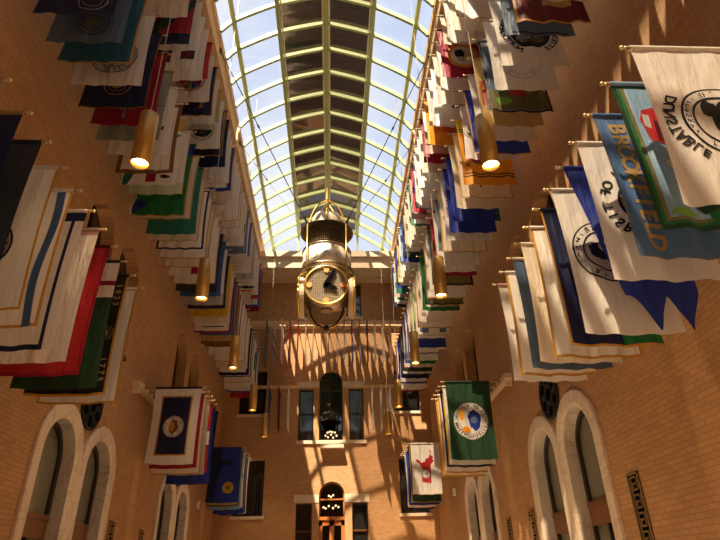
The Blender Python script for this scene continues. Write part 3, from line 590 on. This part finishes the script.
T3R = [('white flag with gold hem', 'white', [('BO', 'gold', .03)], 1.0), ('cream satin flag', 'cream', [], .9), ('white flag with narrow gold hem', 'white', [('BO', 'gold', .02)], .84), ('short peach flag', 'cream', [], .6),
 ('maroon flag with gold ringed white seal', 'crimson', [('D', .47, .54, .02, .44, 1, 'amber'), ('D', .47, .54, .02, .34, 2, 'white'), ('X', 'charcoal', .55, .5, .15, .9, 1.1, 3), ('X', 'grey', .52, .62, .1, 1, 1, 4), ('X','yellow',.3,.56,.1,.8,1.2,3)], 1.03), ('white satin flag with gold hem', 'white', [('BO', 'gold', .02)], 1.04), ('plain ivory flag', 'cream', [], 1.03),
 ('white flag with navy panel', 'white', [('G', 'navy', [(.14,.62),(.46,.62),(.58,.88),(.26,.88)])], 1.0), ('white flag with grey edge', 'white', [('BO', 'silver', .02)], 1.05), ('small cream flag', 'cream', [], .8), ('amber flag with orange centre', 'amber', [('R', 'orange', .1, .8, .0, .72)], 1.02), ('pinkish white flag', 'pink', [('R','white',0,1,0,.5)], 1.0),
 ('crimson flag', 'crimson', [], 1.02), ('cream white flag', 'cream', [], 1.02), ('soft white flag', 'white', [], 1.02), ('white flag with orange emblem', 'white', [('X', 'orange', .88, .3, .07, .8, 1.6)], 1.0), ('white flag lettered MARION', 'white', [('T', 'MARION', .5, .13, 'black', 0, 1, .62)], 1.0), ('white flag with blue edge', 'white', [('BO', 'blue', .035)], 1.12), ('red flag with white panel', 'red', [('R', 'white', 0, .6, .75, 1)], 1.05),
 ('pink flag with dark scribble', 'pink', [('X', 'black', .6, .85, .08, 1.6, .4)], 1.03), ('green bordered white flag', 'white', [('BO', 'sea', .1), ('W', 'forest', .4, .03, .7, .9, .2)], 1.05), ('sunlit cream flag', 'cream', [], 1.1), ('pale cream flag', 'cream', [], 1.06), ('cream flag with tan hem', 'cream', [('BO', 'tan', .03)], 1.08), ('white flag with tan hem', 'white', [('BO', 'tan', .03)], 1.08), ('black and navy flag', 'charcoal', [], 1.06),
 ('royal blue bordered black flag', 'charcoal', [('BO', 'royal', .14)], 1.06), ('pale blue flag', 'sky', [('X', 'gold', .8, .5, .06)], .9), ('white flag with wide folds', 'white', [], 1), ('cream flag with orange edge', 'cream', [('B', 'gold', .03)], 1.06), ('tan cream flag', 'cream', [('BO', 'tan', .05)], 1.08), ('white flag with royal blue border', 'white', [('BO', 'royal', .12)], 1.1),
 ('dark green flag', 'forest', [('R', 'sea', 0, 1, .5, 1)], 1.12), ('pale pink flag', 'pink', [], 1.12), ('white flag with green lower band', 'white', [('R', 'green', 0, .9, .84, .95)], 1.12), ('white flag with navy border', 'white', [('BO', 'navy', .14)], 1.15)]
ORD = ['first','second','third','fourth','fifth','sixth','seventh','eighth','ninth','tenth','eleventh','twelfth','thirteenth','fourteenth','fifteenth','sixteenth','seventeenth','eighteenth','nineteenth','twentieth']
TENS = {2: 'twenty', 3: 'thirty', 4: 'forty'}
def ordn(i):
    if i < 20: return ORD[i]
    t, u = divmod(i + 1, 10); return ('thirtieth' if t == 3 else 'fortieth') if u == 0 else TENS[t] + '-' + ORD[u-1]
SEED = [100]
def row(lst, side, y0, dy, zp, tipx, edge, inner, L, rowname, detail=1, amp=1, off=0):
    for i, (d, col, ops, lf) in enumerate(lst):
        SEED[0] += 1
        h = y0 + dy*i; tip = (1 - tipx)*W - off
        base = mp(side, h, zp, -off); rz = 0 if side == 'left' else pi
        det = detail*1.35 if h < 3.0 else detail*.85
        o = make_flag(side, base, rz, tip, (1-inner)*W - off, (inner-edge)*W, L*lf*W, col, ops, '%s, %s in the %s' % (d, ordn(i), rowname), 'flags in the ' + rowname, det, SEED[0], amp)
row(T1L, 'left', .883, .0965, .95, .645, .655, .905, .385, 'low near left row', 2.2, 1, .165)
row(T1R, 'right', .769, .0958, .95, .645, .655, .905, .372, 'low near right row', 2.4, 1, .165)
row(T2L, 'left', 1.495-3*.0944, .0944, 1.98, .64, .65, .90, .385, 'middle left row')
row(T2R, 'right', 1.485-3*.0944, .0944, 1.98, .64, .65, .90, .388, 'middle right row')
for i in range(7):  # row continued out of view, added to shade the right wall
    SEED[0] += 1
    make_flag('right', mp('right', 1.485 - (4+i)*.0944, 1.98, 0), pi, .36*W, .1*W, .25*W, .388*W, 'cream', [], 'unseen plain cream flag above the camera, ahead of the middle right row', 'unseen cream flags ahead of the middle right row', .7, SEED[0])
row(T3L, 'left', 2.15-3*.0925, .0925, 2.85, .665, .672, .915, .385, 'top left row')
row(T3R, 'right', 2.115-3*.0925, .0925, 2.85, .655, .662, .915, .385, 'top right row')
B2L = [('navy flag with white border', 'navy', [('B', 'white', .20), ('IB', 'gold', .18, .035), ('D', .5, .52, .02, .235, 2, 'white'), ('X', 'brown', .5, .52, .14, .8, 1.1, 3), ('X', 'amber', .47, .52, .09, .7, 1.2, 4), ('C', 'TOWN OF SEALSHORE ', .5, .52, .195, .06, 'black', 0, 2*pi-.3, 1, 0), ('D', .5, .52, .24, .255, 2, 'gold')], 1.0),
 ('white flag with dark red border', 'white', [('BO', 'crimson', .09)], 1.03), ('cream flag with gold edge', 'cream', [G], 1.07), ('grey flag', 'grey', [], 1.04), ('red and white flag', 'red', [('R', 'white', 0, 1, .4, .6)], .98), ('blue flag', 'royal', [], 1.1), ('navy flag', 'navy', [], 1.04)]
row(B2L, 'left', 3.03, .083, .95, .648, .66, .905, .388, 'low middle bank on the left', 1, 1, .165)
B2R = [('dark green flag with round white seal', 'forest', [('D', .5, .51, .02, .44, 1, 'white'), ('D', .5, .51, .425, .437, 2, 'black'), ('D', .5, .51, .30, .308, 2, 'charcoal'), ('X', 'royal', .42, .50, .19, .85, 1.2, 2), ('D', .43, .50, .01, .08, 3, 'slate'), ('C', 'CITY OF BOROUGH MASSACHUSETTS ', .5, .51, .365, .08, 'black', 0, 2*pi-.2, -1, 0), ('X', 'amber', .70, .43, .09, .7, 1.5, 3), ('X', 'amber', .62, .62, .09, 1.2, .8, 3)], 1.04),
 ('white flag', 'white', [], 1.06), ('navy flag with yellow inner border', 'navy', [('IB', 'yellow', .05, .04)], 1.06), ('white flag with orange fringe', 'white', [('BO', 'gold', .04)], 1.1), ('cream flag with orange fringe', 'cream', [('BO', 'gold', .05)], 1.12)]
row(B2R, 'right', 2.97, .083, .95, .648, .66, .905, .388, 'low middle bank on the right', 1, 1, .165)
B3L = [('navy flag with yellow round seal', 'royal', [('G', 'navy', [(.0,0),(.42,0),(.36,.25),(.75,.22),(.75,.3),(.4,.34),(.3,.6),(.22,1),(0,1)]), ('D', .66, .73, .02, .19, 2, 'yellow'), ('D', .66, .73, .13, .14, 3, 'olive'), ('X', 'olive', .66, .73, .07, 1, 1, 3)], 1.02),
 ('navy edged tan flag', 'tan', [('BO', 'charcoal', .04)], 1.06), ('light blue flag', 'sky', [], 1.1), ('white flag with red emblem', 'white', [('X', 'red', .9, .4, .08)], 1.05), ('deep blue flag', 'royal', [], 1.14), ('white flag with navy edge', 'white', [('BO', 'navy', .04)], 1.1), ('white flag', 'white', [], 1.1), ('black edged white flag', 'white', [('BO', 'black', .05)], 1.1)]
row(B3L, 'left', 4.60, .078, .955, .648, .66, .905, .388, 'low far bank on the left')
MAPP = [(.30,.16),(.36,.10),(.33,.22),(.24,.26),(.27,.32),(.2,.33),(.34,.42),(.36,.78),(.66,.76),(.64,.52),(.72,.4),(.86,.34),(.78,.3),(.66,.38),(.54,.36),(.5,.3),(.4,.28)]
B3R = [('white flag with red map', 'white', [('BO', 'gold', .015), ('G', 'red', MAPP), ('D', .52, .60, .02, .15, 2, 'grey'), ('D', .52, .6, .02, .12, 3, 'white'), ('D', .52, .6, .02, .06, 4, 'grey')], 1.0),
 ('dark green flag with gold edge', 'forest', [('BO', 'gold', .02)], 1.12), ('narrow navy flag', 'navy', [], .95), ('white flag with blue border', 'white', [('BO', 'royal', .09)], 1.12), ('white flag with blue lower hem', 'white', [('BO', 'blue', .06)], 1.1), ('plain white flag', 'white', [], 1.1), ('navy edged white flag', 'white', [('BO', 'navy', .06)], 1.14)]
row(B3R, 'right', 4.545, .078, .955, .648, .66, .895, .372, 'low far bank on the right')
# flags on the back wall, seen edge on
def back_row(xs, cols, zp, L, rowname):
    for i, (x, c) in enumerate(zip(xs, cols)):
        SEED[0] += 1
        make_flag('back', mp('back', x, zp, 0), -pi/2, .345*W, .09*W, .25*W, L*W, c[1], c[2], '%s seen edge on, %s from the left in the %s' % (c[0], ordn(i), rowname), 'flags in the ' + rowname, .75, SEED[0], .8)
q = lambda d, c, o=[]: (d, c, o)
cols1 = [q('grey green flag','sage'), q('grey patterned flag','grey',[('R','charcoal',0,1,.3,.4),('R','charcoal',0,1,.6,.7)]), q('white and black flag','white',[('BO','black',.06)]), q('dark red flag','crimson',[('R','navy',.7,1,.6,1)]), q('bright red flag','red'), q('white flag','white'), q('cream flag','cream'), q('tan flag','tan'),
         q('purple flag','purple'), q('silver flag','silver'), q('blue grey flag','slate'), q('royal blue flag','royal'), q('pale grey flag','grey'), q('navy flag','navy'), q('light grey flag','silver'), q('ivory flag','cream'), q('pinkish flag','pink')]
back_row([-.595 + .0762*i for i in range(17)], cols1, 2.27, .41, 'upper back row')
cols2 = [q('slate blue flag','slate'), q('maroon flag','maroon'), q('white flag','white'), q('white and grey flag','white',[('R','grey',0,1,.4,.6)]), q('ivory flag','cream'), q('blue chequered flag','white',[('R','slate',0,1,.1*k,.1*k+.05) for k in range(1,9)])]
back_row([-.535,-.445,-.355,.42,.505,.59], cols2, 1.60, .37, 'lower back row')

# rails that carry the low flags
for side, y0, y1, wh in (('left',2.93,3.66,'low middle bank of flags'),('right',2.86,3.45,'low middle bank of flags'),('left',.75,2.0,'low near row of flags'),('right',.62,1.95,'low near row of flags')):
    r = empty('flag_rail', mp(side, y0, .95, 0)); sgn = -1 if side == 'left' else 1
    mb = MB(); xa, xb = sorted((-.16*sgn, 0)); mb.box(xa, xb, 0, (y1-y0)*W, -.075, .055); mb.build('beam', M_stone, r)
    mb = MB()
    for yy in (.12, (y1-y0)*W-.12): xa, xb = sorted((-.13*sgn, 0)); mb.box(xa, xb, yy-.05, yy+.05, -.22, -.075)
    mb.build('bracket', M_stone, r)
    tag(r, 'pale wall rail carrying the %s on the %s wall' % (wh, side), 'rail', 'flag rails')

# small white alarm boxes on the side walls
for side, h, z in (('left', 4.78, .56), ('right', 4.62, .60)):
    b = empty('alarm_box', mp(side, h, z, 0)); sgn = -1 if side == 'left' else 1
    mb = MB(); xa, xb = sorted((-.07*sgn, 0)); mb.box(xa, xb, -.07, .07, -.12, .12); mb.build('housing', M_white, b)
    mb = MB(); xa, xb = sorted((-.09*sgn, -.07*sgn)); mb.box(xa, xb, -.045, .045, -.03, .05); mb.build('lens', pbr('frosted lens', (.8,.78,.7), .2), b)
    tag(b, 'small white alarm box on the %s wall near the far corner' % side, 'alarm box')

# ------------------------------------------------------------------ brass pendant lamps
def section_z(x):
    x = abs(x); pts = NODE[3:]
    for (x0,z0),(x1,z1) in zip(pts, pts[1:]):
        if x <= x1: return lerp(z0, z1, (x-x0)/(x1-x0))
LN = ['nearest', 'second', 'third', 'fourth', 'farthest']
LAMP = []
def lamp(sd, k, y):
    x = sd*.54; zb = 1.13; R = .128; Lb = .90
    r = empty('pendant_lamp', (x*W, y*W, Z(zb)))
    mb = MB(); mb.lathe([(R-.012,.09),(R-.012,.0),(R,.0),(R,Lb-.01),(R-.01,Lb),(.0,Lb)], 28); b = mb.build('body', M_lampb, r, True)
    mb = MB(); mb.lathe([(.0,.05),(R-.03,.055),(R-.014,.085)], 24); mb.build('bulb', M_bulb, r)
    mb = MB(); mb.lathe([(R-.012,.09),(R-.03,.05),(R-.012,.012)], 24); mb.build('reflector_ring', M_goldm, b)
    top = section_z(x)*W + H - Z(zb) - .02
    mb = MB(); mb.lathe([(.03,Lb),(.03,Lb+.03),(.012,Lb+.06),(.0,Lb+.06)], 12); mb.tube([(0,0,Lb+.05),(0,0,top)], .007, 6); mb.build('wire', M_wire, r)
    tag(r, 'brass cylinder pendant lamp, %s along the %s side' % (LN[k], 'left' if sd < 0 else 'right'), 'lamp', 'brass pendant lamps')
    l = bpy.data.lights.new('lamp_light', 'SPOT'); l.energy = 130; l.color = (1,.68,.36); l.spot_size = radians(95); l.spot_blend = .7; l.shadow_soft_size = .08
    o = bpy.data.objects.new('lamp_light', l); C.objects.link(o); o.location = (x*W, y*W, Z(zb)-.02)
for k, (yl, yr) in enumerate(((1.373,1.365),(2.305,2.28),(3.24,3.18),(4.17,4.12),(5.02,4.97))): lamp(-1, k, yl); lamp(1, k, yr)

# ------------------------------------------------------------------ hanging clock
YC = 3.05; XC = .012
def at(z): return z*W
ck = empty('clock_lantern', (XC*W, YC*W, Z(1.30)))
tag(ck, 'large bronze lantern clock hanging on cables below the skylight', 'clock')
z0 = 1.30
def zz(z): return (z - z0)*W
Rb = .148*W; Rw = .168*W
# levels in W over the eye
ZT, ZD, ZBR, ZM0, ZP0, ZR, ZBOX0 = 2.27, 2.09, 1.965, 1.93, 1.81, 1.65, 1.375
mb = MB(); Rd = .098*W
mb.lathe([(Rd,zz(ZBR)),(Rd,zz(ZBR)+.3),(Rd*.97,zz(ZBR)+.42),(Rd*.86,zz(ZBR)+.53),(Rd*.6,zz(ZBR)+.60),(0,zz(ZBR)+.62)], 40); dome = mb.build('dome_cap', M_steel, ck, True)
mb = MB(); mb.tube([(0,0,zz(ZBR)+.60),(0,0,zz(ZBR)+1.06),(0,0,zz(ZBR)+1.14),(0,0,zz(ZT)+.12)], [.03,.03,.05,.022], 12); mb.lathe([(0,zz(ZT)+.26),(.028,zz(ZT)+.2),(.03,zz(ZT)+.12),(.0,zz(ZT)+.1)], 12); mb.build('spire', M_brass, dome)
for a in (0, pi/2):
    mb = MB(); pts = [(cos(a)*Rd*1.22*cos(pi*i/16), sin(a)*Rd*1.22*cos(pi*i/16), zz(ZBR)+.0+1.12*sin(pi*i/16)) for i in range(17)]; mb.tube(pts, .024, 8); mb.build('yoke', M_brass, ck, True)
mb = MB()
for k in range(4):
    a = pi/4 + k*pi/2; mb.tube([(cos(a)*Rd*.7, sin(a)*Rd*.7, zz(ZBR)+.55), (0,0,zz(ZBR)+1.06)], .018, 6)
mb.build('spire_braces', M_brass, dome)
mb = MB(); mb.lathe([(Rd*.9,zz(ZBR)+.05),(Rw*.95,zz(ZBR)+.0),(Rw,zz(ZBR)-.03),(Rw,zz(ZBR)-.06),(Rw*.96,zz(ZBR)-.05),(Rd*.9,zz(ZBR)-.0)], 48); mb.build('brim', pbr('dark bronze', (.20,.15,.10), .4, .8), ck, True)
# pierced drum: a grid of wires around a dark core
mb = MB(); mb.lathe([(Rb*.60,zz(ZP0)),(Rb*.60,zz(ZBR)-.02)], 32); mb.build('inner_core', M_dark, ck, True)
mb = MB(); rm = Rb*.82
for k in range(56): a = 2*pi*k/56; mb.tube([(rm*cos(a), rm*sin(a), zz(ZP0)), (rm*cos(a), rm*sin(a), zz(ZBR)-.02)], .007, 4)
for j in range(9): z = lerp(zz(ZP0), zz(ZBR)-.02, j/8); mb.tube([(rm*cos(2*pi*i/40), rm*sin(2*pi*i/40), z) for i in range(41)], .007, 4)
mb.build('wire_drum', M_grid, ck)
mb = MB(); mb.lathe([(rm*.98,zz(ZP0)+.01),(Rb,zz(ZP0)),(Rb,zz(ZR)),(Rb*.9,zz(ZR))], 48); port = mb.build('porthole_band', M_steel, ck, True)
for k in range(12):
    a = -pi/2 + k*pi/6; zc = zz(lerp(ZP0, ZR, .52)); r = .085; cxx, cyy = Rb*1.004*cos(a), Rb*1.004*sin(a); n = 18
    u = Vector((-sin(a), cos(a), 0)); nv = Vector((cos(a), sin(a), 0)); c0 = Vector((cxx, cyy, zc))
    mb = MB(); mb.tube([c0 + u*r*cos(2*pi*i/n) + Vector((0,0,r*sin(2*pi*i/n))) for i in range(n+1)], .016, 6)
    p_ = mb.build('porthole', M_goldm, port, True)
    mb = MB(); mb.add([c0 + nv*.012 + u*r*cos(2*pi*i/n) + Vector((0,0,r*sin(2*pi*i/n))) for i in range(n)], [tuple(range(n))], 0)
    mb.m = [0]; mb.build('porthole_glass', pbr('porthole glass', (.62,.70,.92), .1, 0, spec=.8), port)  # pale blue stands in for bright sky showing through the portholes
for z, rr, th in ((ZR+.01, Rw*.98, .034), (ZR-.025, Rw*1.0, .034), (ZP0, Rb*1.01, .02), (ZR-.03, Rb*1.08, .02)):
    mb = MB(); mb.tube([(rr*cos(2*pi*i/48), rr*sin(2*pi*i/48), zz(z)) for i in range(49)], th, 8); mb.build('ring', M_bronze, ck, True)
for sx in (-1, 1):
    for sy in (-1, 1):
        mb = MB(); x = sx*Rb*.80; y = sy*Rb*.80; mb.tube([(x,y,zz(ZBR)-.05),(x,y,zz(1.48))], .022, 8); mb.build('rod', M_goldm, ck, True)
# clock body: a shallow drum with four round dials
mb = MB(); mb.lathe([(Rb*.9,zz(ZR)),(Rb*.98,zz(ZR)-.05),(Rb*1.0,zz(1.53)),(Rb*.97,zz(1.49)),(Rb*.86,zz(1.455)),(Rb*.62,zz(1.43)),(Rb*.3,zz(1.42)),(0,zz(1.42))], 48); body = mb.build('clock_body', M_bronze, ck, True)
for k in range(4):
    a = -pi/2 + k*pi/2; nv = Vector((cos(a), sin(a), 0)); u = Vector((-sin(a), cos(a), 0)); up = Vector((0,0,1)); c0 = nv*(Rb*1.08) + Vector((0,0,zz(1.503))); rf = .122*W; n = 40
    def pt(x, y, d=0): return c0 + u*x + up*y + nv*d
    mb = MB(); mb.lathe([(rf*1.0,-.14),(rf*1.03,-.04),(rf*1.0,.0),(0,.0)], 40, 0, Matrix.Translation(c0) @ Matrix((( u.x,0,nv.x,0),(u.y,0,nv.y,0),(0,1,0,0),(0,0,0,1))))
    dial = mb.build('dial', M_dial, ck)
    mb = MB(); mb.tube([pt(rf*cos(2*pi*i/n), rf*sin(2*pi*i/n), .015) for i in range(n+1)], .038, 8); mb.build('dial_ring', M_goldm, dial, True)
    mb = MB()
    for j in range(-11, 12):
        o = j*rf/12; hlf = sqrt(max(0, rf*rf - o*o)); mb.tube([pt(o,-hlf,.012), pt(o,hlf,.012)], .006, 4); mb.tube([pt(-hlf,o,.012), pt(hlf,o,.012)], .006, 4)
    mb.build('dial_grid', M_grid, dial)
    for q_ in range(4):
        b = pi/2*q_; x, y = rf*.80*cos(b), rf*.80*sin(b); mb = MB(); m_ = 14
        mb.tube([pt(x,y,.01), pt(x,y,.04)], .075, m_); mb.build('hour_marker', M_num, dial)
    def hand(ang, ln, wd, nm):
        d = (sin(ang), cos(ang)); e = (d[1], -d[0]); mb = MB(); pts = [(-.22*ln,.45*wd),(.0,wd),(ln*.75,wd*.8),(ln,.15*wd)]
        vs = []
        for dd in (.045,.07):
            for s_ in (1,-1):
                for l_, w_ in (pts if s_ == 1 else pts[::-1]): vs.append(pt(d[0]*l_ + e[0]*w_*s_, d[1]*l_ + e[1]*w_*s_, dd))
        n8 = 8; mb.add(vs, [tuple(range(8)), tuple(range(8,16))[::-1]] + [(i,(i+1)%8,8+(i+1)%8,8+i) for i in range(8)]); mb.build(nm, M_black, dial)
    hand(radians(27), rf*.95, .075, 'minute_hand'); hand(radians(115), rf*.58, .07, 'hour_hand')
mb = MB(); rh = .098*W
mb.tube([(rh*cos(pi*i/24), 0, zz(1.44) - (zz(1.44)-.04)*sin(pi*i/24)) for i in range(25)], .024, 8); hoop = mb.build('hoop', M_dark, ck, True)
mb = MB(); mb.lathe([(0,zz(z0)-.05+.0),(.05,zz(z0)-.03),(.075,zz(z0)+.03),(.05,zz(z0)+.09),(0,zz(z0)+.11)], 16); mb.build('ball_weight', M_dark, hoop, True)
mb = MB(); mb.lathe([(.0,zz(1.42)),(.16,zz(1.42)),(.16,zz(1.42)-.04),(.0,zz(1.42)-.04)], 24); mb.build('base_plate', M_bronze, ck)
# cables
for sd in (-1, 1):
    for yy, wh in ((2.60,'near'), (3.50,'far')):
        e = Vector((sd*XS*W, yy*W, Z(3.1))); s_ = Vector((XC*W + sd*Rd*1.15, YC*W + (yy-YC)*.12*W, Z(ZBR)+.06)); c = empty('support_cable', s_)
        mb = MB(); pts = [s_.lerp(e, i/8) - s_ for i in range(9)]; mb.tube(pts, .014 if wh == 'near' else .011, 6); mb.build('cable', M_cable, c)
        mb = MB(); d = (e - s_); mb.tube([d*.0, d*.05], .03, 8); mb.tube([d*.55, d*.565], .028, 8); mb.build('turnbuckle', M_cable, c)
        mb = MB(); q2 = e - s_; mb.box(q2.x-.04, q2.x+.04, q2.y-.06, q2.y+.06, q2.z-.06, q2.z+.06); mb.build('anchor', M_dark, c)
        tag(c, '%s %s dark cable holding the hanging clock' % (wh, 'left' if sd < 0 else 'right'), 'cable', 'clock cables')

# ------------------------------------------------------------------ sky, sun, camera
w = bpy.data.worlds.new('sky'); sc.world = w; w.use_nodes = True; nt = w.node_tree; N = nt.nodes; L = nt.links; N.clear()
out = N.new('ShaderNodeOutputWorld'); bg = N.new('ShaderNodeBackground'); tc = N.new('ShaderNodeTexCoord')
n = N.new('ShaderNodeTexNoise'); n.inputs['Scale'].default_value = 2.4; n.inputs['Detail'].default_value = 7; n.inputs['Roughness'].default_value = .55
cr = N.new('ShaderNodeValToRGB'); e = cr.color_ramp.elements; e[0].position = .42; e[0].color = (.60,.70,.98,1); e[1].position = .66; e[1].color = (1,1,1,1)
L.new(tc.outputs['Generated'], n.inputs['Vector']); L.new(n.outputs['Fac'], cr.inputs[0]); L.new(cr.outputs[0], bg.inputs[0]); bg.inputs[1].default_value = 1.08; L.new(bg.outputs[0], out.inputs[0])
s = bpy.data.lights.new('sun', 'SUN'); s.energy = 18; s.angle = radians(.55); s.color = (1, .85, .62)
so = bpy.data.objects.new('sun', s); C.objects.link(so); so.rotation_euler = Vector((.23, .50, -1)).to_track_quat('-Z', 'Y').to_euler()
cam = bpy.data.cameras.new('camera'); cam.sensor_width = 36; cam.lens = 565/720*36; cam.clip_end = 500
co = bpy.data.objects.new('camera', cam); C.objects.link(co)
R = Matrix(((.9987608,-.00112381,.04975541), (-.04404818,-.48530279,.87323591), (-.02316509,.87434543,.48475091)))   # rows: world x, y, z in camera (right, up, forward)
right, upv, fwd = (Vector((R[0][i], R[1][i], R[2][i])) for i in range(3))
mt = Matrix.Identity(4)
for i in range(3): mt[i][0] = right[i]; mt[i][1] = upv[i]; mt[i][2] = -fwd[i]
mt[0][3] = .044*W; mt[1][3] = 0; mt[2][3] = H
co.matrix_world = mt; sc.camera = co
sc.view_settings.view_transform = 'Standard'; sc.view_settings.look = 'None'; sc.view_settings.exposure = -0.06; sc.view_settings.gamma = 1
sc.view_settings.use_curve_mapping = False
sc.cycles.max_bounces = 8; sc.cycles.diffuse_bounces = 5; sc.cycles.transparent_max_bounces = 12
